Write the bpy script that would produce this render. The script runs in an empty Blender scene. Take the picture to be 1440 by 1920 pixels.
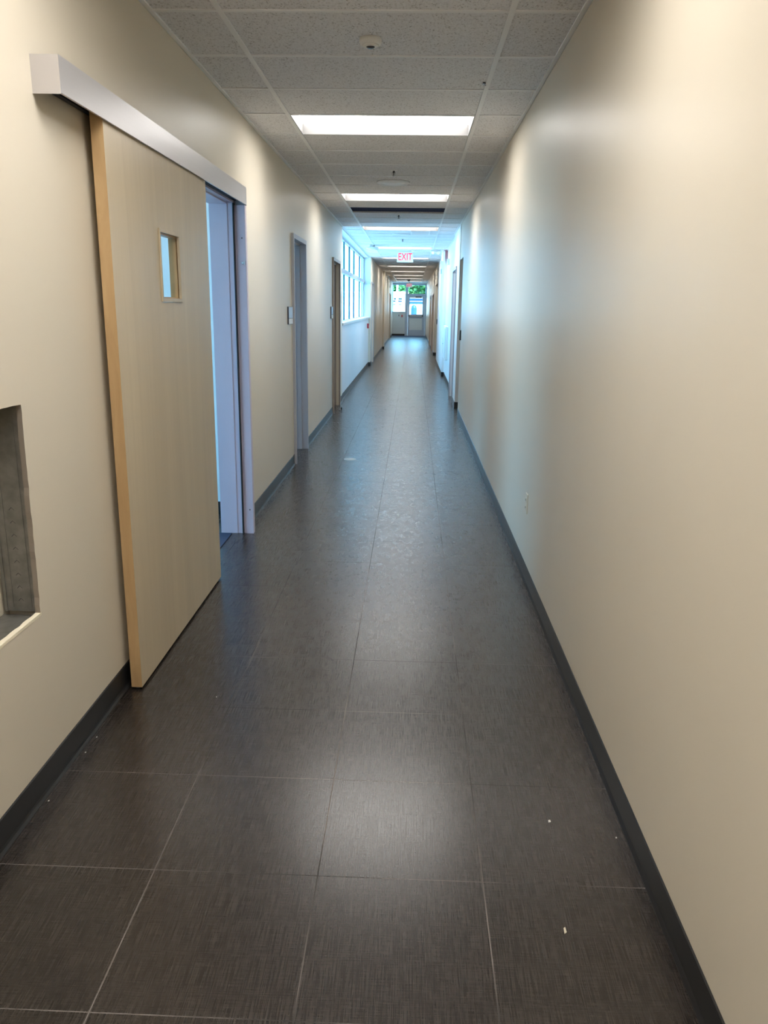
import bpy, bmesh, math, random
from mathutils import Matrix, Vector
random.seed(7)
S = bpy.context.scene
COL = S.collection

# ------------------------------------------------------------------ camera
H, HC = 1.5328, 2.7157          # eye height, suspended ceiling height
F_PX = 1467.0
cam_d = bpy.data.cameras.new('camera'); cam = bpy.data.objects.new('camera', cam_d); COL.objects.link(cam)
cam_d.sensor_fit = 'HORIZONTAL'; cam_d.sensor_width = 36.0; cam_d.lens = F_PX / 1440.0 * 36.0
cam_d.clip_start = 0.05; cam_d.clip_end = 400
r_ = Vector((0.9992302, 0.0363504, 0.0147511)); u_ = Vector((-0.023521, 0.2542097, 0.9668631)); f_ = Vector((-0.031396, 0.9664658, -0.254869))
cam.matrix_world = Matrix(((r_.x, u_.x, -f_.x, 0), (r_.y, u_.y, -f_.y, 0), (r_.z, u_.z, -f_.z, H), (0, 0, 0, 1)))
S.camera = cam

# ------------------------------------------------------------------ view, world, sun
S.view_settings.view_transform = 'Standard'; S.view_settings.look = 'None'
S.view_settings.exposure = 0.0; S.view_settings.gamma = 1.0; S.view_settings.use_curve_mapping = False
try:
    S.cycles.max_bounces = 12; S.cycles.diffuse_bounces = 7; S.cycles.glossy_bounces = 4
    S.cycles.transmission_bounces = 8; S.cycles.transparent_max_bounces = 12
    S.cycles.sample_clamp_indirect = 8.0; S.cycles.caustics_reflective = False; S.cycles.caustics_refractive = False
    S.cycles.use_denoising = True
except Exception:
    pass
LAMP = (1.0, 0.97, 0.925); LAMP_E = 15.5
DAY = (0.22, 0.62, 1.0); DAY_E = 10.5
SUN_E = 26.0
W = bpy.data.worlds.new('sky'); S.world = W; W.use_nodes = True
bg = W.node_tree.nodes['Background']; bg.inputs[0].default_value = (*DAY, 1); bg.inputs[1].default_value = DAY_E
sun_d = bpy.data.lights.new('sun', 'SUN'); sun_d.energy = SUN_E; sun_d.angle = math.radians(1); sun_d.color = (0.64, 0.86, 1.0)
sun = bpy.data.objects.new('sun', sun_d); COL.objects.link(sun)
sun.rotation_euler = Vector((-0.35, 0.55, -0.95)).to_track_quat('-Z', 'Y').to_euler(); sun.location = (0, -5, 20)

def portal(name, loc, d, sx, sy):      # a sampling guide for the sky light that comes in by a real window
    l = bpy.data.lights.new(name, 'AREA'); l.shape = 'RECTANGLE'; l.size = sx; l.size_y = sy
    l.cycles.is_portal = True
    o = bpy.data.objects.new(name, l); COL.objects.link(o); o.location = loc
    o.rotation_euler = Vector(d).to_track_quat('-Z', 'Z' if abs(d[2]) < .5 else 'Y').to_euler(); return o
portal('sky_portal', (-1.36, 16.85, 1.97), (1, 0, 0), 7.9, 1.5)
portal('sky_portal', (-0.2, 43.05, 1.93), (0, -1, 0), 1.8, 1.5)
portal('sky_portal', (-4.66, 8.3, 1.6), (1, 0, 0), 2.6, 1.6)
portal('sky_portal', (-4.66, 3.6, 1.5), (1, 0, 0), 3.2, 1.9)

# ------------------------------------------------------------------ materials
MATS = {}
def mat(name, col, rough=0.5, metal=0.0, spec=0.5, emit=None, estr=0.0, alpha=None, coat=0.0):
    m = bpy.data.materials.new(name); m.use_nodes = True
    b = m.node_tree.nodes['Principled BSDF']
    b.inputs['Base Color'].default_value = (*col, 1); b.inputs['Roughness'].default_value = rough
    b.inputs['Metallic'].default_value = metal; b.inputs['Specular IOR Level'].default_value = spec
    b.inputs['Coat Weight'].default_value = coat
    if emit: b.inputs['Emission Color'].default_value = (*emit, 1); b.inputs['Emission Strength'].default_value = estr
    MATS[name] = m; return m
class NT:                                # small node helper
    def __init__(s, m): s.t = m.node_tree; s.b = m.node_tree.nodes['Principled BSDF']
    def n(s, ty, **k):
        x = s.t.nodes.new(ty)
        for a, v in k.items(): setattr(x, a, v)
        return x
    def l(s, a, b): s.t.links.new(a, b)
    def pos(s): return s.n('ShaderNodeNewGeometry').outputs['Position']
    def m(s, op, a, b=None, c=None):
        x = s.n('ShaderNodeMath', operation=op)
        for i, v in enumerate((a, b, c)):
            if v is None: continue
            if isinstance(v, (int, float)): x.inputs[i].default_value = v
            else: s.l(v, x.inputs[i])
        return x.outputs[0]
    def noise(s, vec, scale, detail=3, rough=.5, dist=0.0):
        x = s.n('ShaderNodeTexNoise'); s.l(vec, x.inputs['Vector']); x.inputs['Scale'].default_value = scale
        x.inputs['Detail'].default_value = detail; x.inputs['Roughness'].default_value = rough; x.inputs['Distortion'].default_value = dist
        return x.outputs['Fac']
    def scaled(s, vec, sc):
        x = s.n('ShaderNodeMapping'); s.l(vec, x.inputs['Vector']); x.inputs['Scale'].default_value = sc; return x.outputs[0]
    def ramp(s, fac, stops):
        x = s.n('ShaderNodeValToRGB'); s.l(fac, x.inputs[0]); e = x.color_ramp.elements
        while len(e) > 1: e.remove(e[0])
        e[0].position = stops[0][0]; e[0].color = (*stops[0][1], 1)
        for p_, c_ in stops[1:]:
            k = e.new(p_); k.color = (*c_, 1)
        return x.outputs[0]
    def mix(s, f, a, b):
        x = s.n('ShaderNodeMix', data_type='RGBA')
        for i, v in ((0, f), (6, a), (7, b)):
            if isinstance(v, (int, float)): x.inputs[i].default_value = v
            elif isinstance(v, tuple): x.inputs[i].default_value = (*v, 1)
            else: s.l(v, x.inputs[i])
        return x.outputs[2]
    def bump(s, h, strength, dist=0.002):
        x = s.n('ShaderNodeBump'); s.l(h, x.inputs['Height']); x.inputs['Strength'].default_value = strength; x.inputs['Distance'].default_value = dist
        s.l(x.outputs[0], s.b.inputs['Normal'])

def paint(name, col, rough):
    m = mat(name, col, rough, spec=.5); k = NT(m); p = k.pos()
    n = k.noise(p, 1.3, 3); k.l(k.mix(n, tuple(c * .96 for c in col), tuple(min(1, c * 1.03) for c in col)), k.b.inputs['Base Color'])
    k.bump(k.noise(p, 260, 2), .10, .001)
    k.l(k.m('ADD', k.m('MULTIPLY', k.noise(p, .9, 2), .10), rough - .05), k.b.inputs['Roughness'])
    return m
paint('paint_beige', (0.66, 0.60, 0.495), .40)
paint('paint_white', (0.69, 0.70, 0.71), .5)
paint('paint_room', (0.84, 0.84, 0.86), .5)

# floor: 18 inch linen-look porcelain tiles with thin joints
FX, FY, FS = -0.6858, 1.3785, 0.4572
m = mat('floor_tile', (.05, .045, .04), .33); k = NT(m); p = k.pos()
sp = k.n('ShaderNodeSeparateXYZ'); k.l(p, sp.inputs[0]); X_, Y_ = sp.outputs[0], sp.outputs[1]
def joint(c, off, w):
    t = k.m('FRACT', k.m('ADD', k.m('DIVIDE', k.m('SUBTRACT', c, off), FS), 100.5))
    return k.m('LESS_THAN', k.m('ABSOLUTE', k.m('SUBTRACT', t, .5)), w / 2 / FS)
jx, jy = joint(X_, FX, .0034), joint(Y_, FY, .0028)
jj = k.m('MAXIMUM', jx, jy)
lin = k.noise(k.scaled(p, (380, 9, 1)), 1.0, 3, .65); lin2 = k.noise(k.scaled(p, (14, 330, 1)), 1.0, 2, .6)
cl = k.m('ADD', k.m('MULTIPLY', lin, .72), k.m('MULTIPLY', lin2, .28))
idx = k.n('ShaderNodeCombineXYZ')
k.l(k.m('FLOOR', k.m('DIVIDE', k.m('SUBTRACT', X_, FX), FS)), idx.inputs[0]); k.l(k.m('FLOOR', k.m('DIVIDE', k.m('SUBTRACT', Y_, FY), FS)), idx.inputs[1])
wn = k.n('ShaderNodeTexWhiteNoise', noise_dimensions='3D'); k.l(idx.outputs[0], wn.inputs['Vector'])
tile = k.ramp(cl, [(.38, (.0095, .0072, .0058)), (.51, (.0195, .0150, .0120)), (.64, (.036, .0285, .0235))])
tile = k.mix(k.m('MULTIPLY', wn.outputs['Value'], .22), tile, (.036, .027, .024))
smear = k.noise(p, 3.4, 5, .55, .5); dust = k.ramp(smear, [(.42, (0, 0, 0)), (.80, (1, 1, 1))])
def band(c, lo, hi): x = k.n('ShaderNodeMapRange', interpolation_type='SMOOTHSTEP'); k.l(c, x.inputs[0]); x.inputs[1].default_value = lo; x.inputs[2].default_value = hi; return x.outputs[0]
lane = k.m('MULTIPLY', band(X_, -.95, -.35), k.m('SUBTRACT', 1.0, band(X_, .25, .62)))      # foot traffic has scuffed the middle of the floor
lane = k.m('MULTIPLY', lane, k.m('ADD', k.m('MULTIPLY', band(Y_, 2.2, 5.5), .92), .08))
tile = k.mix(k.m('MULTIPLY', k.m('MULTIPLY', dust, lane), .12), tile, (.12, .11, .10))
gn = k.ramp(k.noise(p, 1.7, 2), [(.40, (.010, .008, .007)), (.58, (.15, .13, .12))])
k.l(k.mix(jj, tile, gn), k.b.inputs['Base Color'])
k.b.inputs['Specular IOR Level'].default_value = .8
scuff = k.noise(k.scaled(p, (1, .6, 1)), 24, 4, .6, .8)
rough = k.m('ADD', k.m('MULTIPLY', k.m('MULTIPLY', smear, lane), .04), k.m('ADD', k.m('MULTIPLY', k.m('MULTIPLY', k.m('SUBTRACT', scuff, .5), lane), .24), .272))
rough = k.m('ADD', k.m('MULTIPLY', jj, .45), k.m('ADD', rough, k.m('MULTIPLY', k.m('SUBTRACT', cl, .5), .2)))
k.l(rough, k.b.inputs['Roughness'])
h = k.m('ADD', k.m('SUBTRACT', k.m('MULTIPLY', cl, .30), jj), k.m('MULTIPLY', k.m('MULTIPLY', k.noise(p, 11, 3, .5, .4), lane), .45))
k.bump(h, .30, .0012)

m = mat('ceiling_tile', (.66, .63, .59), .95, spec=.1); k = NT(m); p = k.pos()
n1 = k.noise(k.scaled(p, (1, .55, 1)), 110, 4, .7); n2 = k.noise(p, 420, 2)
c = k.ramp(n1, [(.34, (.36, .355, .36)), (.42, (.70, .70, .73)), (.60, (.78, .785, .82))])
k.l(c, k.b.inputs['Base Color']); k.bump(n2, .2, .001)
mat('ceiling_metal', (.82, .83, .85), .5)
m = mat('vinyl_black', (.018, .018, .019), .38)
mat('vinyl_edge', (.02, .02, .02), .25)
mat('plenum_dark', (.05, .06, .10), .8)
mat('filler_navy', (.03, .055, .16), .5); mat('filler_stripe', (.10, .14, .28), .5)
mat('roof', (.3, .3, .3), .9)

def wood(name, c0, c1, axis, sc):
    m = mat(name, c0, .34); k = NT(m); p = k.pos()
    st = {'Z': (38, 38, 1.1), 'ARC': (9, 9, 1.6)}[axis]
    n = k.noise(k.scaled(p, st), sc, 5, .6, .6); n2 = k.noise(k.scaled(p, (4, 4, .3)), 1.2, 2)
    c = k.ramp(n, [(.3, c0), (.7, c1)])
    c = k.mix(k.m('MULTIPLY', k.ramp(n2, [(.4, (0, 0, 0)), (.65, (1, 1, 1))]), .35), c, tuple(x * .82 for x in c0))
    k.l(c, k.b.inputs['Base Color']); k.l(k.m('ADD', k.m('MULTIPLY', n, .12), .30), k.b.inputs['Roughness']); return m
wood('maple_face', (.55, .45, .305), (.61, .51, .355), 'Z', .55)
wood('maple_edge', (.43, .275, .13), (.54, .37, .19), 'ARC', 2.2)
wood('door_brown', (.30, .22, .17), (.40, .30, .23), 'Z', 1.0)

m = mat('brushed_aluminium', (.60, .585, .60), .36, metal=.65); k = NT(m); p = k.pos()
k.l(k.m('ADD', k.m('MULTIPLY', k.noise(k.scaled(p, (40, 2, 400)), 1, 3), .15), .29), k.b.inputs['Roughness'])
mat('frame_grey', (.40, .41, .46), .42)
mat('frame_taupe', (.34, .30, .27), .45)
mat('frame_lilac', (.60, .54, .64), .38)
mat('gap_dark', (.015, .016, .022), .6)
mat('galvanised', (.42, .41, .38), .42, metal=.55); k = NT(MATS['galvanised']); p = k.pos()
k.l(k.ramp(k.noise(p, 28, 4), [(.3, (.17, .168, .155)), (.7, (.25, .245, .23))]), k.b.inputs['Base Color'])
mat('gypsum_shaded', (.26, .22, .18), .9); mat('gypsum_lit', (.80, .74, .58), .9)
mat('white_plastic', (.80, .79, .76), .35); mat('black_plastic', (.012, .012, .014), .3)
mat('ivory_plastic', (.66, .60, .48), .35)
mat('sign_face', (.46, .56, .72), .35); mat('sign_edge', (.02, .03, .06), .4)
mat('red_paint', (.45, .02, .03), .4); mat('sensor_dark', (.06, .06, .07), .2)
mat('chrome', (.62, .62, .64), .18, metal=1.0)
mat('lens', (.9, .9, .9), .5, emit=LAMP, estr=LAMP_E)
mat('fixture_white', (.135, .132, .13), .6)
mat('exit_face', (.74, .82, .88), .3, emit=(.8, .9, 1.0), estr=.12)
mat('exit_red', (.8, .02, .05), .4, emit=(1.0, .05, .12), estr=.75)
mat('mullion_teal', (.05, .16, .22), .4); mat('window_frame', (.52, .56, .62), .4)
mat('storefront_grey', (.40, .46, .56), .4); mat('panel_grey', (.60, .64, .66), .5)
mat('mat_navy', (.03, .045, .09), .8)
mat('concrete', (.62, .62, .60), .9); k = NT(MATS['concrete']); k.l(k.ramp(k.noise(k.pos(), .6, 5), [(.3, (.52, .52, .50)), (.7, (.68, .68, .66))]), k.b.inputs['Base Color'])
mat('white_cladding', (.85, .85, .84), .6); mat('dark_glass', (.006, .015, .03), .1); mat('blue_paint', (.006, .045, .16), .5)
mat('leaf_green', (.10, .32, .10), .6, spec=.2); k = NT(MATS['leaf_green'])
k.l(k.ramp(k.noise(k.pos(), 1.6, 4), [(.3, (.025, .09, .035)), (.55, (.08, .20, .06)), (.75, (.20, .32, .12))]), k.b.inputs['Base Color'])
mat('bark', (.14, .10, .07), .9); mat('white_metal', (.85, .86, .86), .4)
mat('floor_cap', (.45, .44, .43), .35, metal=.4)
g = bpy.data.materials.new('glass'); g.use_nodes = True; nt = g.node_tree; nt.nodes.clear()   # thin architectural glass
o_ = nt.nodes.new('ShaderNodeOutputMaterial'); mx = nt.nodes.new('ShaderNodeMixShader'); tr = nt.nodes.new('ShaderNodeBsdfTransparent'); gl = nt.nodes.new('ShaderNodeBsdfGlossy'); fr = nt.nodes.new('ShaderNodeFresnel')
fr.inputs[0].default_value = 1.35; gl.inputs['Roughness'].default_value = .02; tr.inputs[0].default_value = (.93, .97, .97, 1)
ge = nt.nodes.new('ShaderNodeNewGeometry'); ma = nt.nodes.new('ShaderNodeMath'); ma.operation = 'SUBTRACT'; ma.inputs[0].default_value = 1.0; mb_ = nt.nodes.new('ShaderNodeMath'); mb_.operation = 'MULTIPLY'; mc_ = nt.nodes.new('ShaderNodeMath'); mc_.operation = 'MULTIPLY'; mc_.inputs[1].default_value = .6
nt.links.new(ge.outputs['Backfacing'], ma.inputs[1]); nt.links.new(ma.outputs[0], mb_.inputs[0]); nt.links.new(fr.outputs[0], mb_.inputs[1]); nt.links.new(mb_.outputs[0], mc_.inputs[0])
nt.links.new(mc_.outputs[0], mx.inputs[0]); nt.links.new(tr.outputs[0], mx.inputs[1]); nt.links.new(gl.outputs[0], mx.inputs[2]); nt.links.new(mx.outputs[0], o_.inputs[0])
MATS['glass'] = g

# ------------------------------------------------------------------ builders
class MB:
    def __init__(s): s.bm = bmesh.new(); s.mats = []
    def mi(s, name):
        if name is None: return 0
        if name not in s.mats: s.mats.append(name)
        return s.mats.index(name)
    def box(s, x0, x1, y0, y1, z0, z1, m=None):
        v = [s.bm.verts.new(c) for c in ((x0, y0, z0), (x1, y0, z0), (x1, y1, z0), (x0, y1, z0), (x0, y0, z1), (x1, y0, z1), (x1, y1, z1), (x0, y1, z1))]
        for f in ((0, 3, 2, 1), (4, 5, 6, 7), (0, 1, 5, 4), (1, 2, 6, 5), (2, 3, 7, 6), (3, 0, 4, 7)):
            s.bm.faces.new([v[i] for i in f]).material_index = s.mi(m)
        return s
    def quad(s, pts, m=None):
        s.bm.faces.new([s.bm.verts.new(p) for p in pts]).material_index = s.mi(m); return s
    def lathe(s, prof, n=32, axis='Z', m=None, c=(0, 0, 0)):
        rings = []
        for r, h in prof:
            ring = []
            for i in range(n):
                a = 2 * math.pi * i / n; x, y = r * math.cos(a), r * math.sin(a)
                co = {'Z': (x, y, h), 'X': (h, x, y), 'Y': (x, h, y)}[axis]
                ring.append(s.bm.verts.new((co[0] + c[0], co[1] + c[1], co[2] + c[2])))
            rings.append(ring)
        for a, b in zip(rings, rings[1:]):
            for i in range(n):
                fc = s.bm.faces.new((a[i], a[(i + 1) % n], b[(i + 1) % n], b[i])); fc.smooth = True; fc.material_index = s.mi(m)
        for ring in (rings[0], rings[-1]):
            s.bm.faces.new(ring).material_index = s.mi(m)
        return s
    def prism(s, poly, axis, a0, a1, m=None):      # poly in the other two coordinates
        def P(q, a): return {'Y': (q[0], a, q[1]), 'X': (a, q[0], q[1]), 'Z': (q[0], q[1], a)}[axis]
        A = [s.bm.verts.new(P(q, a0)) for q in poly]; B = [s.bm.verts.new(P(q, a1)) for q in poly]; n = len(poly)
        for i in range(n): s.bm.faces.new((A[i], A[(i + 1) % n], B[(i + 1) % n], B[i])).material_index = s.mi(m)
        s.bm.faces.new(A).material_index = s.mi(m); s.bm.faces.new(B[::-1]).material_index = s.mi(m); return s
    def build(s, name, material, parent=None, loc=(0, 0, 0), bev=0.0, world=True):
        """vertices are given in world coordinates (world=True) or about loc"""
        bmesh.ops.recalc_face_normals(s.bm, faces=s.bm.faces)
        me = bpy.data.meshes.new(name)
        off = Vector(loc) if world else Vector((0, 0, 0))
        base = Vector((0, 0, 0)); q = parent
        while q is not None: base += q.location; q = q.parent
        for v in s.bm.verts: v.co -= (off + (base if world else Vector((0, 0, 0))))
        s.bm.to_mesh(me); s.bm.free()
        for n_ in ([material] if not s.mats else ([material] if None in s.mats else s.mats)): me.materials.append(MATS[n_])
        o = bpy.data.objects.new(name, me); COL.objects.link(o); o.location = loc
        if parent is not None: o.parent = parent
        if bev:
            b = o.modifiers.new('bevel', 'BEVEL'); b.width = bev; b.segments = 2; b.limit_method = 'ANGLE'
        return o
def tag(o, label=None, cat=None, group=None, kind=None):
    if label: o['label'] = label
    if cat: o['category'] = cat
    if group: o['group'] = group
    if kind: o['kind'] = kind
    return o
def thing(name, label, cat, loc=(0, 0, 0), group=None, kind='thing'):
    o = bpy.data.objects.new(name, None); COL.objects.link(o); o.location = loc; o.empty_display_size = .1
    return tag(o, label, cat, group, kind)
def struct(o, label=None, cat=None): return tag(o, label, cat, None, 'structure')
def copy_tree(o, parent=None):
    c = o.copy(); COL.objects.link(c); c.parent = parent
    for ch in list(o.children): copy_tree(ch, c)
    return c
def B(*a, **k): return MB().box(*a, **k)

# ------------------------------------------------------------------ plan of the corridor (metres, camera at x=0 y=0)
ZT = 3.35                       # walls run on above the suspended ceiling
YE = 42.8                       # face of the end wall
def wall(mb, x0, x1, y0, y1, holes, m):
    """slab between x0..x1 with rectangular holes (ya, yb, za, zb) in it"""
    ys = sorted({y0, y1} | {h[0] for h in holes} | {h[1] for h in holes})
    for a, b in zip(ys, ys[1:]):
        z = 0.0
        for h in sorted([h for h in holes if h[0] <= a and h[1] >= b], key=lambda h: h[2]):
            if h[2] > z: mb.box(x0, x1, a, b, z, h[2], m)
            z = h[3]
        if z < ZT: mb.box(x0, x1, a, b, z, ZT, m)
WL, WR = -1.1433, 0.6822
mb = MB(); bz, wh, rm = 'paint_beige', 'paint_white', 'paint_room'
CUT = (1.50, 2.30, .53, 1.30)
wall(mb, WL - .15, WL, -6.0, 12.95, [CUT, (3.53, 5.17, 0, 2.16), (7.64, 8.46, 0, 2.14), (11.42, 12.37, 0, 2.14)], bz)
wall(mb, -1.30, -1.155, 12.95, 20.76, [(12.98, 20.7, 1.22, 2.70)], wh)
wall(mb, -1.30, -1.10, 20.76, 29.0, [(21.25, 22.3, 0, 2.10)], bz)
wall(mb, -1.30, -1.045, 29.0, 29.65, [], bz)
wall(mb, -1.30, -1.105, 29.65, YE + .2, [(37.2, 38.8, 0, 2.06)], bz)
struct(mb.build('wall_left', bz), 'long beige painted wall on the side of the sliding door', 'wall')
mb = MB()
wall(mb, WR, WR + .15, -6.0, 11.506, [], bz)
mb.box(WR, WR + .15, 11.506, 12.24, 2.207, ZT, bz)
wall(mb, .675, .85, 12.24, 14.06, [(13.02, 14.0, 0, 2.12)], wh)
wall(mb, .72, .87, 14.06, 17.98, [], wh)
wall(mb, .664, .82, 17.98, 22.42, [], wh)
mb.box(.68, .83, 22.42, 25.76, 2.17, ZT, bz)
wall(mb, .68, .83, 25.76, YE + .2, [(27.2, 29.0, 0, 1.93), (31.2, 33.0, 0, 1.93)], bz)
struct(mb.build('wall_right', bz), 'long bare beige wall opposite the sliding door', 'wall')
mb = MB()
mb.box(-1.2, -.43, YE, YE + .12, 0, 1.22, 'panel_grey'); mb.box(-1.2, .8, YE, YE + .12, 2.64, ZT, 'paint_white')
mb.box(.665, .8, YE, YE + .12, 0, ZT, 'paint_white')
struct(mb.build('wall_end', 'panel_grey'))
struct(B(-4.7, 3.2, -6.15, -6.0, 0, ZT).build('wall_back', bz))
# side rooms seen through the open doors, the alcoves, and the outer shell
mb = MB()
wall(mb, -4.75, -4.62, .4, 5.63, [(2.0, 5.2, .55, 2.45)], rm)
mb.box(-4.75, -1.2933, .28, .4, 0, ZT, rm); mb.box(-4.75, -1.2933, 5.63, 5.75, 0, ZT, rm)
wall(mb, -4.75, -4.62, 5.75, 12.98, [(7.0, 9.6, .8, 2.4)], rm); mb.box(-4.62, -1.2933, 10.2, 10.32, 0, ZT, rm); mb.box(-4.75, -1.30, 12.86, 12.98, 0, ZT, rm)
struct(mb.build('wall_rooms', rm))
mb = MB()
mb.box(.83, 3.2, 12.24, 12.36, 0, 2.7, bz); mb.box(.8322, 3.2, 11.38, 11.50, 0, 2.7, bz); mb.box(3.2, 3.3, 11.3, 12.4, 0, 2.7, bz)
mb.box(.83, 1.8, 25.76, 25.9, 0, 2.7, bz); mb.box(.83, 1.8, 22.3, 22.41, 0, 2.7, bz); mb.box(1.8, 1.9, 22.3, 25.9, 0, 2.7, bz)
struct(mb.build('wall_alcoves', bz))
mb = MB(); mb.box(.84, 3.3, 11.3, 12.4, 2.5, 2.56); mb.box(.84, 1.9, 22.3, 25.9, 2.5, 2.56)
mb.box(-4.75, -1.2933, .3, 12.95, 2.6, 2.66)
struct(mb.build('ceiling_rooms', 'ceiling_tile'))
struct(B(-4.9, 3.4, -6.3, 12.98, ZT, ZT + .15).box(-1.9, 2.1, 12.98, YE + .4, ZT, ZT + .15).build('roof', 'roof'))

struct(B(-4.75, 3.3, -6.15, 12.98, -.12, 0).box(-1.30, 1.95, 12.98, YE + .12, -.12, 0).build('floor', 'floor_tile'),
       'dark brown square floor tiles running down the corridor', 'floor')

# suspended ceiling: every lay-in tile in one mesh, cells left open for the lamps and the missing tile
XL, CW, CD, Y0 = -0.8397, 1.2192, 0.6096, 3.6789
LROWS = [-12, -9, -6, -3, 3, 9, 15, 22, 28, 35, 41, 47, 53, 59]; GAP = 11  # first and third rows are unseen lights added to brighten the near walls
mb = MB(); R0, R1 = -16, 65
def row(i): return Y0 + i * CD
def wallx(y, side):
    if side < 0: return -1.155 if 12.95 < y < 20.76 else (WL if y <= 12.95 else -1.10)
    return WR if y < 12.24 else (.675 if y < 14.06 else (.72 if y < 17.98 else .68))
for i in range(R0, R1):
    a, b = row(i), min(row(i + 1), YE)
    if a >= YE: break
    zt = HC + .006
    for x0, x1, cen in ((-1.19, XL, 0), (XL, XL + CW, 1), (XL + CW, .73, 0)):
        if cen and (i in LROWS or i == GAP): continue
        mb.box(x0 + .004, x1 - .004, a + .003, b - .003, zt, zt + .016)
mb.box(-1.305, -1.19, 12.95, 20.76, 2.705, 2.74, 'paint_white')
cl_o = mb.build('ceiling', 'ceiling_tile'); cl_o.data.materials.clear(); cl_o.data.materials.append(MATS['ceiling_tile']); cl_o.data.materials.append(MATS['paint_white'])
for pl in cl_o.data.polygons: pl.material_index = 1 if pl.center.x < -1.15 and pl.center.z < 2.742 and 12.9 < pl.center.y < 20.8 and abs(pl.center.x + 1.19) > .001 and pl.center.x < -1.189 else 0
struct(cl_o, 'suspended ceiling of speckled white lay-in tiles', 'ceiling')
mb = MB()
for x in (XL, XL + CW): mb.box(x - .0125, x + .0125, -6, YE, HC, HC + .005); mb.box(x - .001, x + .001, -6, YE, HC + .005, HC + .03)
for i in range(R0, R1 + 1):
    y = row(i)
    if y > YE: break
    w = .0115
    for x0, x1 in ((-1.16, XL - .0125), (XL + .0125, XL + CW - .0125), (XL + CW + .0125, .70)): mb.box(x0, x1, y - w, y + w, HC + .0008, HC + .0058)
struct(mb.build('ceiling_grid', 'ceiling_metal', cl_o))
def seg_trim(n, side, segs):
    mb = MB()
    for x, a, b in segs:
        mb.box(min(x, x - side * .022), max(x, x - side * .022), a, b, HC - .001, HC + .0065)
        mb.box(min(x, x - side * .0015), max(x, x - side * .0015), a, b, HC - .001, HC + .022)
    struct(mb.build(n, 'ceiling_metal'))
seg_trim('trim_1', -1, [(WL, -6, 12.95), (-1.155, 12.95, 20.76), (-1.10, 20.76, 29), (-1.045, 29, 29.65), (-1.105, 29.65, YE)])
seg_trim('trim_2', 1, [(WR, -6, 12.24), (.675, 12.24, 14.06), (.72, 14.06, 17.98), (.664, 17.98, 22.42), (.68, 22.42, YE)])

# dark blue duct added above the missing tile, standing in for the dim blue plenum
t = thing('gap_filler', 'dark blue duct added behind the gap of the missing ceiling tile', 'filler', (-.2, row(GAP + 1), HC + .03))
B(-1.0, .6, row(GAP + 1) - .004, row(GAP + 1) + .42, HC + .024, HC + .33).build('filler', 'filler_navy', t)
B(-1.0, .6, row(GAP + 1) - .008, row(GAP + 1) - .004, HC + .045, HC + .052).build('stripe', 'filler_stripe', t)

# cove base
def base_run(mb, side, x, a, b, h=.1016, e0=False):
    t, toe = .004, (.013 if side < 0 else .010)
    d = -side
    poly = [(x, 0), (x + d * toe, 0), (x + d * toe, .0025), (x + d * (t + .003), .010), (x + d * t, .018), (x + d * t, h - .003), (x + d * .001, h), (x, h)]
    mb.prism(poly, 'Y', a, b)
mb = MB()
for x, a, b in ((WL, -6, 3.52), (WL, 5.19, 7.60), (WL, 8.50, 11.38), (WL, 12.41, 12.95), (-1.155, 12.95, 20.76), (-1.10, 20.76, 21.2), (-1.10, 22.35, 29.0), (-1.045, 29, 29.65), (-1.105, 29.65, 37.15), (-1.105, 38.85, YE)):
    base_run(mb, -1, x, a, b)
mb.box(-1.155, -1.087, 20.752, 20.76, 0, .10); mb.box(-1.10, -1.032, 28.992, 29.0, 0, .10); mb.box(-4.62, -1.294, 5.622, 5.63, 0, .10)
struct(mb.build('baseboard_left', 'vinyl_black'))
mb = MB()
for x, a, b in ((WR, -6, 11.506), (.675, 12.24, 12.97), (.72, 14.10, 17.98), (.664, 17.98, 22.42), (.68, 25.76, 27.15), (.68, 29.05, 31.15), (.68, 33.05, YE)):
    base_run(mb, 1, x, a, b)
mb.box(.668, 1.6, 12.232, 12.24, 0, .10); mb.box(.656, .72, 17.972, 17.98, 0, .10); mb.box(.664, 1.6, 25.752, 25.76, 0, .10); mb.box(.656, .82, 22.412, 22.42, 0, .1)
struct(mb.build('baseboard_right', 'vinyl_black'))
struct(B(-1.10, -.43, YE - .008, YE, 0, .10).build('baseboard_end', 'vinyl_black'))

# ------------------------------------------------------------------ cut-out in the near left wall
random.seed(3)
ya, yb, za, zb = CUT
n = 26; outer, inner = [], []
def lerp(a, b, t): return a + (b - a) * t
co = [(ya, za), (yb, za), (yb, zb), (ya, zb)]; ci = [(1.56, .588), (2.247, .588), (2.258, 1.237), (1.56, 1.236)]
for s_ in range(4):
    for j in range(n):
        t = j / n; a, b = co[s_], co[(s_ + 1) % 4]; outer.append((lerp(a[0], b[0], t), lerp(a[1], b[1], t)))
        a, b = ci[s_], ci[(s_ + 1) % 4]; jig = random.uniform(-.0022, .0022) if j else 0
        y, z = lerp(a[0], b[0], t), lerp(a[1], b[1], t)
        inner.append((y + (jig if s_ % 2 else 0), z + (0 if s_ % 2 else jig)))
mb = MB(); N = len(outer); bm = mb.bm; XF, XB = WL, WL - .016
fo = [bm.verts.new((XF, *q)) for q in outer]; fi = [bm.verts.new((XF, *q)) for q in inner]; bi = [bm.verts.new((XB, *q)) for q in inner]; bo = [bm.verts.new((XB, *q)) for q in outer]
mb.mi('paint_beige'); mb.mi('gypsum_shaded'); mb.mi('gypsum_lit')
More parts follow.
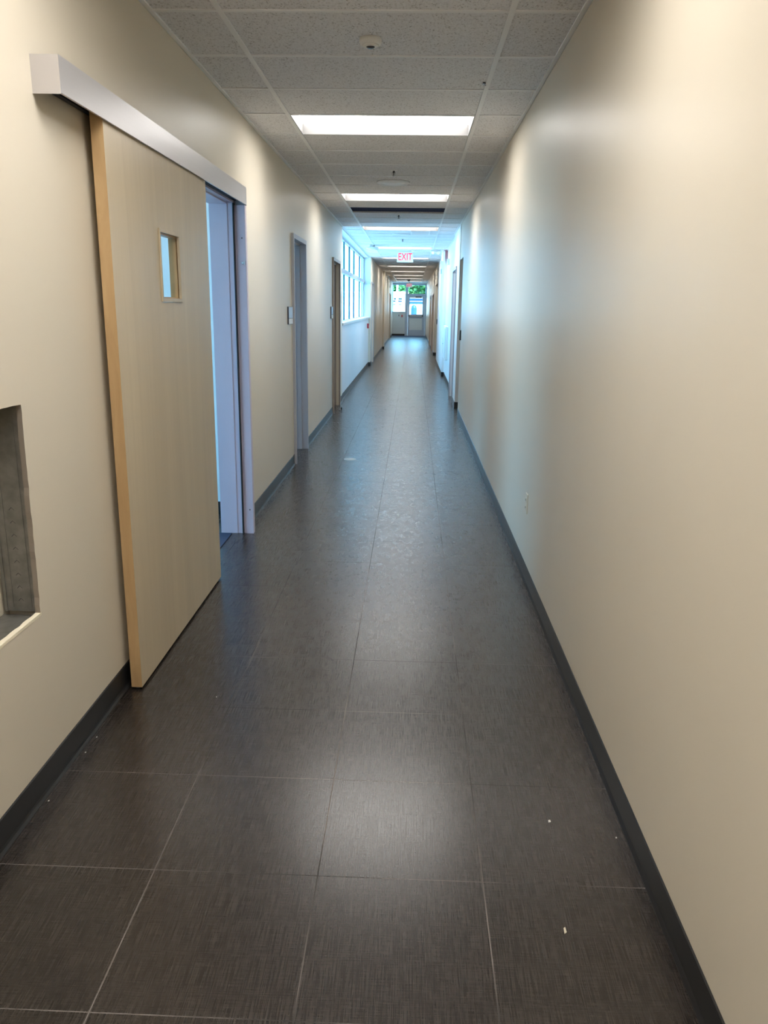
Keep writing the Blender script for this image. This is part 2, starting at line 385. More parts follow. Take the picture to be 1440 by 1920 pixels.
for i in range(N):
    j = (i + 1) % N
    bm.faces.new((fo[i], fo[j], fi[j], fi[i])).material_index = 0
    bm.faces.new((fi[i], fi[j], bi[j], bi[i])).material_index = 2 if i < n else 1  # lower cut edge coloured as lit from above, the other edges as shaded
    bm.faces.new((bi[i], bi[j], bo[j], bo[i])).material_index = 1
wl_obj = bpy.data.objects['wall_left']
struct(mb.build('drywall_panel', 'paint_beige', wl_obj))
# ragged cream lip along the lower edge
mb = MB()
pts = [(1.56 + i * .03, .588 - .007 - random.uniform(0, .004)) for i in range(24)]
for (y0_, z0_), (y1_, z1_) in zip(pts, pts[1:]): mb.prism([(y0_, z0_), (y1_, z1_), (y1_, .5885), (y0_, .5885)], 'X', WL, WL + .0012)
struct(mb.build('cut_edge', 'gypsum_lit', wl_obj))
t = thing('metal_stud', 'upright galvanised metal stud inside the hole cut in the wall', 'stud', (-1.205, 2.275, .60))
mb = MB(); mb.box(-1.253, -1.160, 2.262, 2.2635, .586, 1.40)
mb.box(-1.2615, -1.253, 2.2585, 2.262, .586, 1.40); mb.box(-1.160, -1.1585, 2.262, 2.30, .586, 1.30)
for xx in (-1.236, -1.178): mb.box(xx, xx + .003, 2.2605, 2.262, .60, 1.38)
mb.build('web', 'galvanised', t)
for i in range(8):
    mb = MB()
    z = .62 + i * .042
    for s_ in (-1, 1): mb.quad([(-1.208, 2.2612, z + .008), (-1.208 + s_ * .008, 2.2612, z), (-1.208 + s_ * .0085, 2.2608, z + .0014), (-1.208, 2.2608, z + .0098)])
    mb.build('embossed_mark', 'sensor_dark', t)
t = tag(MB().box(-1.285, -1.1595, 1.51, 2.262, .572, .5735).box(-1.1610, -1.1595, 1.51, 2.262, .5735, .588).build('metal_track', 'galvanised'), 'flat galvanised track along the bottom of the hole in the wall', 'metal track', kind='thing')
struct(B(-1.292, -1.27, 1.50, 2.30, .53, 1.30).build('drywall_back', 'paint_beige', wl_obj))
struct(B(-1.27, -1.160, 1.505, 2.26, 1.2985, 1.2995).build('drywall_top', 'gypsum_shaded', wl_obj))
tag(MB().prism([(2.02, .5735), (2.08, .5735), (2.08, .597), (2.068, .602), (2.02, .590)], 'X', -1.235, -1.215).build('wood_scrap', 'maple_edge'),
    'small tan wood scrap lying on the metal track in the wall hole', 'wood scrap', kind='thing')

# ------------------------------------------------------------------ sliding door, its frame and track cover
d1 = thing('door_1', 'lilac grey steel frame of the doorway behind the sliding door', 'door frame', (-1.14, 4.55, 0), kind='structure')
XO = -1.288
mb = MB(); mb.box(XO, WL + .006, 5.15, 5.20, 0, 2.139); mb.box(XO, -1.1735, 5.146, 5.15, 0, 2.137)
mb.box(XO, WL + .006, 3.52, 3.56, 0, 2.139); mb.box(XO, WL + .006, 3.52, 5.20, 2.139, 2.19); mb.box(XO, -1.1735, 3.56, 5.15, 2.131, 2.139)
mb.build('frame', 'frame_lilac', d1, bev=.001)
B(-1.137, -1.130, 5.13, 5.17, 0, 2.135).build('seal', 'gap_dark', d1)
p_ = B(-1.130, -1.116, 5.152, 5.19, 0, 2.125).box(-1.116, -1.062, 5.146, 5.19, 0, 2.125).build('stop_post', 'frame_lilac', d1, bev=.002)
for z in (1.93, .17): MB().lathe([(.0045, -.002), (.0045, .002)], 12, 'Y', c=(-1.085, 5.1455, z)).build('screw', 'sensor_dark', p_)
mb = MB().lathe([(.007, -.012), (.009, 0.0)], 14, 'Y', c=(-1.083, 5.146, 1.78)); mb.box(-1.078, -1.068, 5.14, 5.146, 1.772, 1.79); mb.build('latch_button', 'chrome', p_)

sx0, sx1, sy0, sy1, szb, szt = -1.1135, -1.0699, 2.871, 4.2264, .012, 2.185
sd = thing('sliding_door', 'pale maple sliding door leaf with a small glass window, partly open', 'door', (-1.09, 3.55, 0))
vy0, vy1, vz0, vz1 = 3.412, 3.71, 1.534, 1.834
mb = MB(); fm, em = 'maple_face', 'maple_edge'
def frame_y(mb, x0, x1, y0, y1, z0, z1, hy0, hy1, hz0, hz1, m=None):
    mb.box(x0, x1, y0, hy0, z0, z1, m); mb.box(x0, x1, hy1, y1, z0, z1, m); mb.box(x0, x1, hy0, hy1, z0, hz0, m); mb.box(x0, x1, hy0, hy1, hz1, z1, m)
frame_y(mb, sx0, sx1, sy0, sy1, szb, szt, vy0, vy1, vz0, vz1)
leaf = mb.build('leaf', fm, sd)
mb = MB(); mb.box(sx0, sx1, sy0 - .0008, sy0, szb, szt); mb.build('edge_band', em, sd)
mb = MB(); frame_y(mb, sx1 - .010, sx1 + .0025, vy0 + .001, vy1 - .001, vz0 + .001, vz1 - .001, vy0 + .016, vy1 - .016, vz0 + .016, vz1 - .016)
mb.bm.transform(Matrix.Translation((.003, 0, 0)))
vf = mb.build('window_bead', 'maple_face', sd, bev=.001)
mb = MB(); frame_y(mb, sx0, sx1 - .010, vy0 + .001, vy1 - .001, vz0 + .001, vz1 - .001, vy0 + .022, vy1 - .022, vz0 + .022, vz1 - .022); mb.build('inner_bead', 'maple_edge', vf)
B(-1.094, -1.090, vy0 + .01, vy1 - .01, vz0 + .01, vz1 - .01).build('pane', 'glass', sd)
mb = MB(); mb.box(-1.098, -1.084, sy0 + .004, sy1 - .004, .004, .012); mb.build('bottom_seal', 'gap_dark', sd)
MB().lathe([(.009, 0), (.009, .012), (.006, .018)], 14, 'Y', c=(-1.085, sy1 - .012 + .012, .05)).build('guide_pin', 'chrome', sd)
tc = thing('track_cover', 'long brushed aluminium cover over the sliding door track', 'track cover', (-1.1, 3.85, 2.12))
mb = MB()
y0_, y1_, z0_, z1_, xf = 2.52, 5.19, 2.129, 2.232, -1.058
mb.box(WL, xf, y0_, y1_, z1_ - .002, z1_); mb.box(xf - .002, xf, y0_ + .002, y1_ - .002, z0_, z1_ - .002); mb.box(xf - .008, xf - .002, y0_ + .002, y1_ - .002, z0_, z0_ + .002)
mb.build('cover', 'brushed_aluminium', tc)
for a in (y0_, y1_ - .002): B(WL, xf, a, a + .002, z0_ - .003, z1_ - .002).build('end_cap', 'brushed_aluminium', tc)
B(-1.136, -1.117, y0_ + .03, y1_ - .03, 2.152, 2.215).build('rail', 'gap_dark', tc)
tag(B(-2.3, -1.211, 3.95, 5.13, 0, .006).build('floor_plate', 'mat_navy'), 'dark threshold mat just inside the sliding door opening', 'mat', kind='thing')

# ------------------------------------------------------------------ hinged door frames
def door_frame(name, side, xface, xback, ya, yb, zt, fm_, leafm, label, leaf_open=None, fw=.05):
    """side -1 left wall, +1 right wall; xface: corridor face of frame, xback: room face"""
    d = thing(name, label, 'door', (xface, (ya + yb) / 2, 0), kind='structure')
    x0, x1 = min(xface, xback), max(xface, xback)
    mb = MB(); mb.box(x0, x1, ya, ya + fw - .005, 0, zt); mb.box(x0, x1, yb - fw + .005, yb, 0, zt); mb.box(x0, x1, ya + fw - .005, yb - fw + .005, zt - .043, zt)
    mid = (xface + xback) / 2; s0, s1 = mid - .022, mid + .022
    mb.box(s0, s1, ya + fw - .005, ya + fw + .011, 0, zt - .043); mb.box(s0, s1, yb - fw - .011, yb - fw + .005, 0, zt - .043); mb.box(s0, s1, ya + fw, yb - fw, zt - .059, zt - .043)
    mb.build('frame', fm_, d, bev=.002)
    if leaf_open is None:
        xl = xback - side * .03 if False else mid + side * .022
        lf = B(min(xl, xl + side * .044), max(xl, xl + side * .044), ya + fw, yb - fw, .008, zt - .05).build('leaf', leafm, d)
        hx = xl - side * .05
        MB().lathe([(.012, -.06), (.012, .06)], 12, 'Y', c=(hx, ya + fw + .12, 1.0)).build('handle', 'chrome', d)
    else:
        w = yb - ya - 2 * fw
        lf = B(xback + side * .012, xback + side * (.012 + w), yb - fw - .05, yb - fw - .006, .008, zt - .05).build('leaf', leafm, d)
        for z in (.25, 1.1, 1.9): B(min(xback, xback + side * .012), max(xback, xback + side * .012), yb - fw - .02, yb - fw - .004, z, z + .11).build('hinge', 'chrome', lf)
    return d
door_frame('door_2', -1, -1.119, -1.2933, 7.59, 8.50, 2.17, 'frame_grey', 'frame_grey', 'grey steel door frame with its door open into a dim room, first past the sliding door', leaf_open=1)
door_frame('door_3', -1, -1.119, -1.2933, 11.36, 12.42, 2.175, 'frame_taupe', 'frame_taupe', 'taupe door frame just before the row of windows')
door_frame('door_4', 1, .658, .85, 12.97, 14.05, 2.155, 'frame_grey', 'frame_grey', 'grey door frame just past the first alcove in the bare wall')
door_frame('door_5', -1, -1.085, -1.30, 21.2, 22.35, 2.13, 'frame_grey', 'frame_grey', 'grey door just beyond the row of windows')
door_frame('door_6', -1, -1.085, -1.30, 37.15, 38.85, 2.09, 'frame_taupe', 'mullion_teal', 'dark edged door nearest the glazed end wall')
d7 = door_frame('door_7', 1, .665, .83, 27.15, 29.05, 1.95, 'frame_taupe', 'door_brown', 'brown door past the second alcove')
d8 = door_frame('door_8', 1, .665, .83, 31.15, 33.05, 1.95, 'frame_taupe', 'door_brown', 'brown door with a closer and bright glass, nearest the end')
B(.655, .735, 31.3, 31.9, 1.80, 1.90).build('closer', 'black_plastic', d8)
B(.742, .750, 32.0, 32.7, 1.2, 1.75).build('pane', 'sign_face', d8)

# ------------------------------------------------------------------ row of windows (left) and glazed end
w1 = thing('window_1', 'row of tall corridor windows with a white transom bar and deep sill', 'window', (-1.3, 16.85, 1.22), kind='structure')
xg = -1.315
mb = MB()
mb.box(xg - .03, xg + .03, 12.98, 20.7, 1.22, 1.262); mb.box(xg - .03, xg + .03, 12.98, 20.7, 2.665, 2.70)
mb.box(xg - .03, xg + .03, 12.98, 13.03, 1.22, 2.70); mb.box(xg - .03, xg + .03, 20.63, 20.7, 1.22, 2.70)
mb.build('frame', 'window_frame', w1)
for y in (13.9, 15.2, 16.45, 17.7, 19.5):
    B(xg - .012, xg + .016, y, y + .11, 1.262, 2.665).build('mullion', 'mullion_teal', w1)
B(xg - .02, xg + .06, 12.98, 20.7, 2.085, 2.155).build('transom_bar', 'window_frame', w1)
ys = [13.03, 13.9, 15.2, 16.45, 17.7, 19.5, 20.63]
for a, b in zip(ys, ys[1:]):
    B(xg - .004, xg + .004, a + (.11 if a > 13.1 else 0), b, 1.262, 2.665).build('pane', 'glass', w1)
B(-1.30, -1.125, 12.96, 20.74, 1.215, 1.255).build('window_sill', 'white_plastic', w1, bev=.003)
struct(B(-1.2995, -1.1005, 20.694, 20.755, 1.222, 2.7157).build('window_return', 'paint_white', wl_obj))
tag(B(-1.24, -1.10, 20.60, 20.70, 2.08, 2.092).box(-1.24, -1.23, 20.58, 20.70, 2.06, 2.12).box(-1.12, -1.11, 20.58, 20.70, 2.06, 2.12).build('wall_crosspiece', 'window_frame'),
    'small grey metal bracket on the far end of the window recess', 'crosspiece', kind='thing')  # grey bar added across the recess end, with two upright pieces

w2 = thing('window_2', 'fixed glass beside and above the exit door at the corridor end', 'window', (-.2, YE, 1.2), kind='structure')
sg = 'storefront_grey'; yg = YE + .03
mb = MB()
mb.box(-1.10, -1.075, YE - .02, YE + .1, 1.20, 2.64); mb.box(-.436, -.29, YE - .03, YE + .1, 0, 2.64); mb.box(.61, .67, YE - .03, YE + .1, 0, 2.64)
mb.box(-1.10, -.436, YE - .02, YE + .1, 1.20, 1.245); mb.box(-1.10, .67, YE - .02, YE + .1, 2.60, 2.66); mb.box(-.29, .61, YE - .03, YE + .1, 2.045, 2.165)
mb.build('frame', sg, w2, bev=.002)
B(-1.075, -.436, yg, yg + .008, 1.245, 2.60).build('pane', 'glass', w2); B(-.29, .61, yg, yg + .008, 2.165, 2.60).build('pane', 'glass', w2)
d9 = thing('door_9', 'grey aluminium exit door with a square glass at the far end', 'door', (.16, YE, 0), kind='structure')
mb = MB()
for a in ((-.288, -.205, .0, 2.044), (.475, .608, .0, 2.044), (-.205, .475, 1.955, 2.044), (-.205, .475, .92, 1.115), (-.205, .475, .0, .31)): mb.box(a[0], a[1], YE + .0, YE + .045, a[2], a[3])
mb.build('leaf', sg, d9, bev=.002)
B(-.205, .475, yg, yg + .008, 1.115, 1.955).build('pane', 'glass', d9)
B(-.206, .476, YE + .018, YE + .035, .305, .925).box(-.165, .435, YE + .006, YE + .018, .36, .87).build('lower_panel', 'panel_grey', d9, bev=.003)
mb = MB(); mb.box(-.25, .52, YE - .09, YE - .05, 1.01, 1.06); mb.box(-.25, -.20, YE - .09, YE, .99, 1.08); mb.box(.46, .52, YE - .09, YE, .99, 1.08); mb.build('panic_bar', 'chrome', d9)
B(.1, .42, YE - .06, YE, 1.965, 2.03).build('closer', 'sensor_dark', d9)
tag(B(-1.05, .63, 41.0, YE - .05, 0, .006).build('entry_mat', 'mat_navy'), 'dark blue entry mat in front of the exit door', 'mat', kind='thing')

# ------------------------------------------------------------------ ceiling fixtures
def fixture():
    t = thing('ceiling_light', 'x', 'ceiling light', (XL + CW / 2, 0, HC), 'recessed ceiling lights down the corridor')
    hx, hy = CW / 2 - .014, CD / 2 - .013; zt = .070
    mb = MB(); th = .004
    mb.box(-hx, -hx + th, -hy, hy, .0, zt + .03); mb.box(hx - th, hx, -hy, hy, .0, zt + .03); mb.box(-hx, hx, -hy, -hy + th, .0, zt + .03); mb.box(-hx, hx, hy - th, hy, .0, zt + .03)
    mb.box(-hx, hx, -hy, hy, zt + .03, zt + .034)
    mb.build('housing', 'fixture_white', t, world=False)
    mb = MB(); mb.box(-hx + .006, hx - .006, -hy + .006, hy - .006, zt, zt + .006); mb.build('lens', 'lens', t, world=False)
    return t
LN = {-12: 'unseen light added behind the camera, farthest back, to brighten the near walls', -6: 'unseen light added directly behind the camera to brighten the near walls', -9: 'recessed light overhead behind the camera, second back', -3: 'recessed light overhead, just out of view above the camera',
      3: 'large recessed rectangular ceiling light nearest the camera', 9: 'lit recessed ceiling light just before the missing ceiling tile',
      15: 'lit recessed ceiling light just beyond the missing ceiling tile', 22: 'lit ceiling light beside the hanging white disc, before the exit sign',
      28: 'lit ceiling light partly hidden behind the hanging exit sign', 35: 'thin bright ceiling light first beyond the hanging exit sign',
      41: 'thin bright ceiling light second beyond the hanging exit sign', 47: 'thin bright ceiling light third beyond the hanging exit sign',
      53: 'thin bright ceiling light with the dark dome camera in front', 59: 'last ceiling light, nearest the glazed end wall'}
proto = None
for i in LROWS:
    if proto is None: proto = fixture(); o = proto
    else: o = copy_tree(proto)
    o.location = (XL + CW / 2, row(i) + CD / 2, HC); o['label'] = LN[i]

def sprinkler(y, label, first=[None]):
    if first[0] is None:
        t = thing('sprinkler', label, 'sprinkler', (-.205, y, HC), 'pendant sprinklers in the ceiling')
        MB().lathe([(.036, .0), (.034, -.004), (.020, -.007)], 24).build('escutcheon', 'ceiling_metal', t, world=False)
        mb = MB().lathe([(.010, -.006), (.010, -.022), (.005, -.024), (.005, -.046)], 12)
        mb.box(-.014, -.011, -.002, .002, -.046, -.018); mb.box(.011, .014, -.002, .002, -.046, -.018); mb.build('head', 'sensor_dark', t, world=False)
        MB().lathe([(.016, -.046), (.016, -.049), (.004, -.052)], 16).build('deflector', 'chrome', t, world=False)
        first[0] = t; return t
    t = copy_tree(first[0]); t.location = (-.225, y, HC); t['label'] = label; return t
sprinkler(7.60, 'small pendant sprinkler in front of the nearest round ceiling speaker')
sprinkler(11.15, 'small pendant sprinkler just beyond the missing ceiling tile')
sprinkler(15.06, 'small pendant sprinkler beyond the square air vent')
sprinkler(41.2, 'tiny pendant sprinkler near the glazed end wall')
def speaker(x, y, label, first=[None]):
    if first[0] is None:
        t = thing('ceiling_speaker', label, 'speaker', (x, y, HC), 'round white ceiling speakers')
        MB().lathe([(.165, .004), (.163, -.006), (.125, -.009), (.118, -.004)], 40).build('rim', 'ceiling_metal', t, world=False)
        mb = MB().lathe([(.118, -.0045), (.115, -.0075), (.002, -.0085)], 40); mb.build('grille', 'frame_grey' if False else 'white_plastic', t, world=False)
        first[0] = t; return t
    t = copy_tree(first[0]); t.location = (x, y, HC); t['label'] = label; return t
speaker(-.228, 8.33, 'round white speaker flush in the ceiling, nearest one')
speaker(-.225, 14.15, 'round white speaker flush in the ceiling beside the air vent')
t = thing('smoke_detector', 'round white detector with a dark centre on the nearest ceiling tile', 'smoke detector', (-.226, 4.035, HC))
MB().lathe([(.052, .006), (.053, -.008), (.048, -.018), (.040, -.022)], 40).build('base', 'white_plastic', t, world=False)
MB().lathe([(.040, -.022), (.030, -.028), (.021, -.029)], 40).build('body', 'white_plastic', t, world=False)
MB().lathe([(.020, -.029), (.014, -.0335), (.003, -.034)], 24).build('sensor', 'sensor_dark', t, world=False)
t = thing('wireless_disc', 'round white disc hanging below the ceiling beside the windows', 'ceiling disc', (-.862, 16.72, HC))
MB().lathe([(.05, .0), (.05, -.03)], 20).build('mount', 'white_plastic', t, world=False)
MB().lathe([(.06, -.03), (.122, -.038), (.125, -.055), (.10, -.075), (.01, -.082)], 40).build('shell', 'white_plastic', t, world=False)
t = thing('air_vent', 'square white louvred air vent in the ceiling beyond the missing tile', 'air vent', (.087, 13.75, HC))
mb = MB(); a = .16
for q in ((-a, a, -.30, -.27), (-a, a, .27, .30), (-a, -a + .02, -.27, .27), (a - .02, a, -.27, .27)): mb.box(q[0], q[1], q[2], q[3], -.008, .004)
mb.build('frame', 'ceiling_metal', t, world=False)
for i in range(7):
    y = -.24 + i * .08; MB().quad([(-a + .02, y - .025, .0), (a - .02, y - .025, .0), (a - .02, y + .025, -.016), (-a + .02, y + .025, -.016)]).build('louvre', 'ceiling_metal', t, world=False)
B(-a + .02, a - .02, -.27, .27, .001, .003).build('backing', 'gap_dark', t, world=False)
t = thing('emergency_light', 'small white twin-head emergency light on the ceiling above the white wall', 'emergency light', (.455, 17.95, HC))
B(-.10, .10, -.05, .05, -.05, 0).build('body', 'white_plastic', t, world=False, bev=.006)
for s_ in (-1, 1): MB().lathe([(.028, -.02), (.036, .035), (.034, .038)], 20, 'Y', c=(s_ * .06, -.09, -.055)).build('lamp_head', 'white_plastic', t, world=False)
t = thing('smoke_detector', 'small white ceiling detector just above the hanging exit sign', 'smoke detector', (-.02, 18.1, HC))
MB().lathe([(.055, .004), (.055, -.02), (.040, -.035), (.01, -.038)], 28).build('body', 'white_plastic', t, world=False)
t = thing('dome_camera', 'dark dome camera hanging in front of the farthest lights', 'security camera', (-.235, 37.0, HC))
MB().lathe([(.085, .004), (.085, -.03), (.07, -.035)], 28).build('base', 'frame_grey', t, world=False)
MB().lathe([(.07, -.035), (.066, -.06), (.045, -.09), (.01, -.105)], 28).build('dome', 'vinyl_black', t, world=False)
tag(MB().prism([(.352, 4.735), (.366, 4.742), (.362, 4.762), (.371, 4.778), (.356, 4.772), (.348, 4.756)], 'Z', HC - .004, HC + .003).build('clip', 'sensor_dark'),
    'tiny dark clip on the ceiling grid before the nearest light', 'clip', kind='thing')

def exit_sign(name_loc, label, rot=0, w=.36, h=.185, drop=.03):
    t = thing('exit_sign', label, 'exit sign', name_loc); t.rotation_euler = (0, 0, rot)
    B(-w / 2 + .05, w / 2 - .05, -.03, .03, -drop, 0).build('canopy', 'white_metal', t, world=False)
    pn = B(-w / 2, w / 2, -.010, .010, -drop - h, -drop).build('panel', 'exit_face', t, world=False, bev=.002)
    B(-w / 2 - .003, w / 2 + .003, -.014, .014, -drop - h - .012, -drop - h + .012).build('lower_rail', 'white_metal', t, world=False)
    cu = bpy.data.curves.new('lettering', 'FONT'); cu.body = 'EXIT'; cu.align_x = 'CENTER'; cu.align_y = 'CENTER'; cu.size = h * 1.05; cu.extrude = .001; cu.offset = .0015
    cu.materials.append(MATS['exit_red'])
    tmp = bpy.data.objects.new('tmp', cu); COL.objects.link(tmp); me = bpy.data.meshes.new_from_object(tmp); me.name = 'lettering'; bpy.data.objects.remove(tmp)
    tx = bpy.data.objects.new('lettering', me); COL.objects.link(tx); tx.parent = t; tx.location = (0, -.0125, -drop - h / 2 + .005); tx.rotation_euler = (math.pi / 2, 0, 0); tx.scale = (.80, 1.12, 1)
    return t
exit_sign((-.213, 18.5, HC), 'red and white EXIT sign hanging across the middle of the corridor')
exit_sign((-.24, 42.0, HC), 'small far EXIT sign hanging before the glass above the exit door', w=.32, h=.16, drop=.07)
exit_sign((.60, 17.85, HC), 'EXIT sign seen edge-on, hanging close to the white wall step', rot=math.pi / 2)

# ------------------------------------------------------------------ wall fittings
def plate(name, label, cat, x0, x1, y0, y1, z0, z1, m, part='cover', bev=.003, kind='thing'):
    t = thing(name, label, cat, ((x0 + x1) / 2, (y0 + y1) / 2, z0), kind=kind); B(x0, x1, y0, y1, z0, z1).build(part, m, t, bev=bev); return t
t = plate('wall_outlet', 'ivory double power outlet low on the bare wall', 'outlet', WR - .006, WR, 4.372, 4.445, .385, .500, 'ivory_plastic')
for z in (.418, .462):
    s_ = B(WR - .0085, WR - .006, 4.392, 4.426, z - .014, z + .014).build('socket', 'ivory_plastic', t, bev=.002)
    for dy in (-.006, .006): B(WR - .0092, WR - .0085, 4.409 + dy - .001, 4.409 + dy + .001, z - .004, z + .006).build('slot', 'gap_dark', s_)
def room_sign(xw, y0, y1, z0, z1, label, side=-1):
    x1 = xw - side * .012
    t = thing('room_sign', label, 'room sign', (xw, (y0 + y1) / 2, z0), 'blank room signs beside the doors')
    B(min(xw, x1), max(xw, x1), y0, y1, z0, z1).build('backing', 'sign_edge', t)
    xa, xb = x1, x1 - side * .003
    B(min(xa, xb), max(xa, xb), y0 + .003, y1 - .003, z0 + .055, z1 - .003).build('face', 'sign_face', t)
    B(min(xa, xb), max(xa, xb), y0 + .003, y1 - .003, z0 + .003, z0 + .050).build('insert', 'white_plastic', t)
room_sign(WL, 7.30, 7.53, 1.355, 1.512, 'pale blue blank sign plate beside the open grey-framed door')
room_sign(WL, 11.12, 11.33, 1.35, 1.51, 'pale blank sign plate beside the taupe-framed door')
room_sign(-1.10, 22.45, 22.65, 1.36, 1.52, 'blank sign plate beside the door beyond the windows')
room_sign(.675, 14.5, 14.52, 1.36, 1.5, 'x', 1) if False else None
plate('card_reader', 'slim black card reader at the edge of the first alcove', 'card reader', WR - .02, WR, 11.36, 11.44, 1.075, 1.215, 'black_plastic', 'body', .006)
plate('card_reader', 'slim black card reader at the edge of the second alcove', 'card reader', .644, .664, 22.2, 22.28, 1.06, 1.20, 'black_plastic', 'body', .006)
t = plate('pull_station', 'red fire alarm pull station at the end of the window wall', 'fire alarm pull', -1.155, -1.11, 20.2, 20.3, .975, 1.095, 'red_paint', 'body')
B(-1.112, -1.103, 20.215, 20.285, 1.02, 1.04).build('pull_bar', 'white_plastic', t)
t = plate('pull_station', 'red fire alarm pull station beside the exit door', 'fire alarm pull', -.635, -.55, YE - .04, YE, .965, 1.08, 'red_paint', 'body')
B(-.62, -.565, YE - .046, YE - .04, 1.01, 1.03).build('pull_bar', 'white_plastic', t)
t = plate('light_switch', 'small dark switch beside the far red pull station', 'switch', -.775, -.74, YE - .012, YE, 1.0, 1.09, 'sensor_dark', 'plate')
t = plate('strobe', 'small white fire strobe high on the white wall', 'strobe', .68, .72, 16.95, 17.1, 2.37, 2.49, 'white_plastic', 'body'); B(.672, .68, 16.99, 17.06, 2.39, 2.47).build('lens', 'glass', t)
plate('thermostat', 'small pale box high on the stepped white wall', 'wall box', .636, .664, 19.75, 19.87, 2.30, 2.41, 'sign_face', 'body')
plate('wall_box', 'upper small grey box near the glazed end', 'wall box', .65, .68, 41.9, 42.05, 2.37, 2.49, 'frame_grey', 'body')
plate('wall_box', 'lower small grey box near the glazed end', 'wall box', .65, .68, 42.2, 42.32, 1.96, 2.05, 'frame_grey', 'body')
t = thing('wall_cabinet', 'tall white wall cabinet low on the white wall past the grey door', 'cabinet', (.70, 16.9, .45))
B(.665, .72, 16.35, 17.45, .47, 1.14).build('body', 'white_plastic', t, bev=.004)
dr = B(.657, .665, 16.40, 17.40, .50, 1.11).build('door', 'panel_grey', t, bev=.002)
MB().lathe([(.012, -.014), (.012, 0)], 14, 'X', c=(.657, 17.3, .77)).build('knob', 'chrome', dr)
t = plate('wall_plate', 'small sign plate above the last door by the glazed end', 'wall plate', -1.105, -1.085, 37.1, 37.4, 2.32, 2.42, 'frame_grey', 'body')
t = thing('door_stop', 'small black door stop on the floor by the taupe-framed door', 'door stop', (-1.062, 11.75, 0))
MB().lathe([(.026, 0), (.026, .008), (.014, .012), (.014, .028)], 20).build('base', 'chrome', t, world=False)
MB().lathe([(.019, .0), (.019, .016)], 18, 'X', c=(.010, 0, .03)).build('bumper', 'black_plastic', t, world=False)
t = thing('floor_cleanout', 'round pale metal cleanout cover set in the floor tiles', 'floor cover', (-.617, 7.911, 0))
MB().lathe([(.062, -.002), (.062, .0022), (.058, .003)], 40).build('rim', 'floor_cap', t, world=False)
MB().lathe([(.055, .0), (.055, .0034), (.002, .0036)], 40).build('lid', 'floor_cap', t, world=False)
chips = [(.457, 2.112, 'white paint chip on the floor tile nearest the bare wall, brightest one', .006), (.645, 2.045, 'tiny pale chip beside the bare wall base', .003),
         (.423, 1.672, 'long tan speck on a near floor tile', .005), (-1.112, 2.50, 'tiny white chip on the base, nearest the sliding door', .003), (-1.112, 2.399, 'tiny white chip on the base, midway', .003),
         (-1.116, 2.121, 'tiny white chip on the base below the wall hole', .003), (-.755, 2.83, 'tiny pale chip on the floor beside the sliding door', .003), (.655, 8.395, 'tiny dark crumb on the floor by the bare wall', .005)]
for x, y, lb, s_ in chips:
    m_ = 'gap_dark' if 'dark' in lb else ('ivory_plastic' if 'tan' in lb else 'white_plastic')
    z = 0 if abs(x) < 1.1 else .0026
    mb = MB(); L = s_ * (2.2 if 'long' in lb else 1)
    mb.prism([(x - s_ * .6, y - L), (x + s_ * .7, y - L * .5), (x + s_ * .5, y + L), (x - s_ * .4, y + L * .7)], 'Z', z, z + .0018)
    tag(mb.build('paint_chip', m_), lb, 'paint chip', 'specks of debris along the floor', 'thing')

# ------------------------------------------------------------------ outdoors
struct(B(-90, 60, -60, 180, -.30, -.13).build('ground', 'concrete'), 'pale sunlit paving outside', 'ground')
t = thing('building', 'long white low building with rows of small dark windows outside', 'building', (-3.5, 76, 0))
B(-16, -.8, 74.5, 80, -.13, 2.62).build('wall', 'white_cladding', t)
B(-16.3, -.5, 74.2, 80.3, 2.62, 2.80).build('roof', 'white_cladding', t)
for z0_, z1_ in ((2.10, 2.22), (1.90, 2.0), (1.62, 1.72)):
    x = -4.0
    while x < -1.0:
        w = random.choice((.22, .3, .38)); B(x, x + w, 74.44, 74.5, z0_, z1_).build('window', 'leaf_green' if z0_ < 1.7 else 'dark_glass', t); x += w + random.choice((.14, .2, .3))
t = thing('shelter', 'low blue-glazed white shelter seen through the exit door glass', 'shelter', (.6, 72, 0))
B(-.55, 3.0, 72, 75, -.13, 1.72).build('wall', 'white_cladding', t)
B(-.45, 2.9, 71.9, 72.0, 1.74, 2.22).build('glazing', 'blue_paint', t); B(-.45, 2.9, 71.85, 71.95, 1.93, 1.98).build('glazing_bar', 'white_metal', t)
B(-.7, 3.2, 71.7, 75.2, 2.22, 2.40).build('roof', 'white_cladding', t)
t = thing('blue_bin', 'tall round-topped blue bin standing outside behind the exit door glass', 'bin', (.04, 56, -.13))
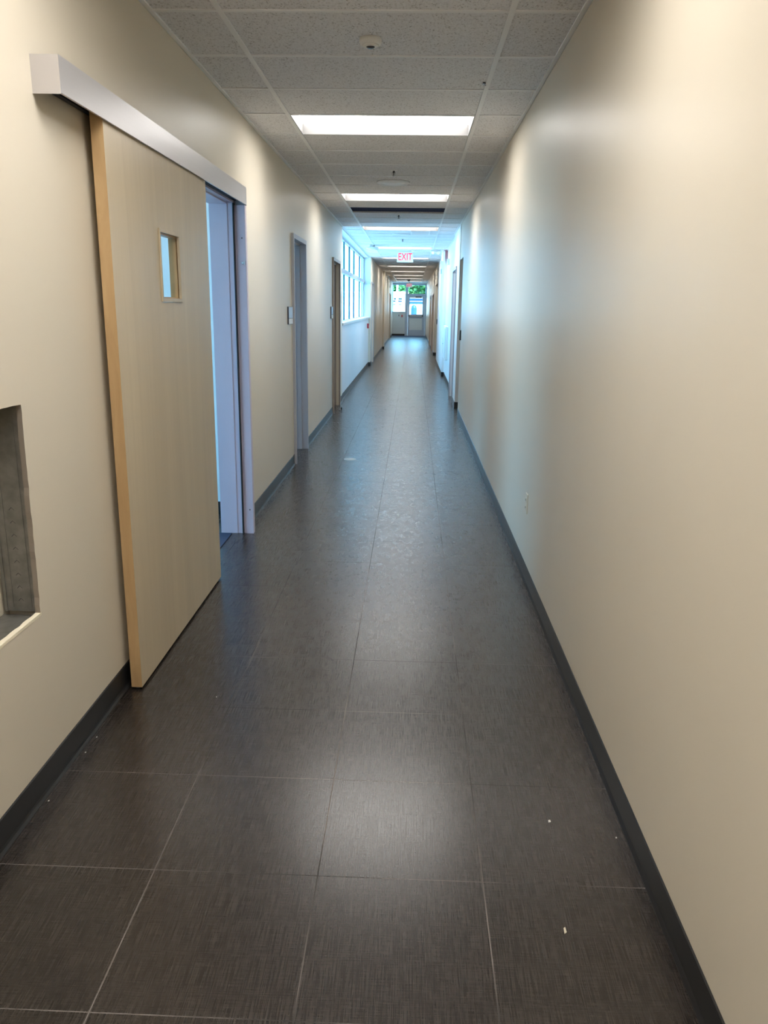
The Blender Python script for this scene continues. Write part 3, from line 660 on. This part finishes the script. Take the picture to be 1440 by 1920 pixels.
MB().lathe([(.19, 0), (.20, .4), (.20, 1.5), (.16, 1.68), (.05, 1.74)], 28).build('body', 'blue_paint', t, world=False)
B(-.09, .0, -.215, -.19, .55, .72).build('label_plate', 'white_metal', t, world=False)
t = thing('light_pole', 'white lamp pole standing outside in front of the trees', 'pole', (-1.42, 70, -.13))
MB().lathe([(.16, 0), (.16, .3), (.09, .32), (.08, 7.5)], 16).build('pole', 'white_metal', t, world=False)
MB().box(-.7, .1, -.12, .12, 7.5, 7.62).build('lamp_arm', 'white_metal', t, world=False)
def tree(x, y, hgt, rad, label, n=5200, seed=0):
    rnd = random.Random(seed)
    t = thing('tree', label, 'tree', (x, y, -.13), 'leafy trees behind the outdoor buildings')
    MB().lathe([(.28, 0), (.2, 1.0), (.14, hgt * .7)], 12).build('trunk', 'bark', t, world=False)
    mb = MB(); blobs = [(rnd.uniform(-.6, .6) * rad, rnd.uniform(-.6, .6) * rad, hgt * rnd.uniform(.12, .95), rad * rnd.uniform(.35, .6)) for _ in range(16)]
    for i in range(n):
        bx, by, bz_, br = rnd.choice(blobs)
        v = Vector((rnd.gauss(0, 1), rnd.gauss(0, 1), rnd.gauss(0, 1))).normalized() * br * rnd.uniform(.75, 1.05)
        c_ = Vector((bx, by, bz_)) + v; a1 = Vector((rnd.gauss(0, 1), rnd.gauss(0, 1), rnd.gauss(0, 1))).normalized(); a2 = a1.orthogonal().normalized(); s_ = rnd.uniform(.14, .3)
        mb.quad([c_ - a1 * s_, c_ - a2 * s_ * .6, c_ + a1 * s_, c_ + a2 * s_ * .6])
    mb.build('crown', 'leaf_green', t, world=False)
for i, (x, y, hg, rd, lb) in enumerate([(-2.6, 86, 7, 2.4, 'leafy green tree directly behind the lamp pole'),
        (2.8, 84.5, 6.4, 2.3, 'leafy green tree behind the far exit sign'), (8.6, 87, 7.2, 2.4, 'leafy green tree farthest to the side of the glass above the exit door'), (.3, 93, 7, 2.2, 'leafy green tree standing farthest back, between the nearer crowns'), (5.7, 93.5, 7.4, 2.3, 'leafy green tree standing back, beside the exit door glass')]):
    tree(x, y, hg, rd, lb, seed=i + 5)
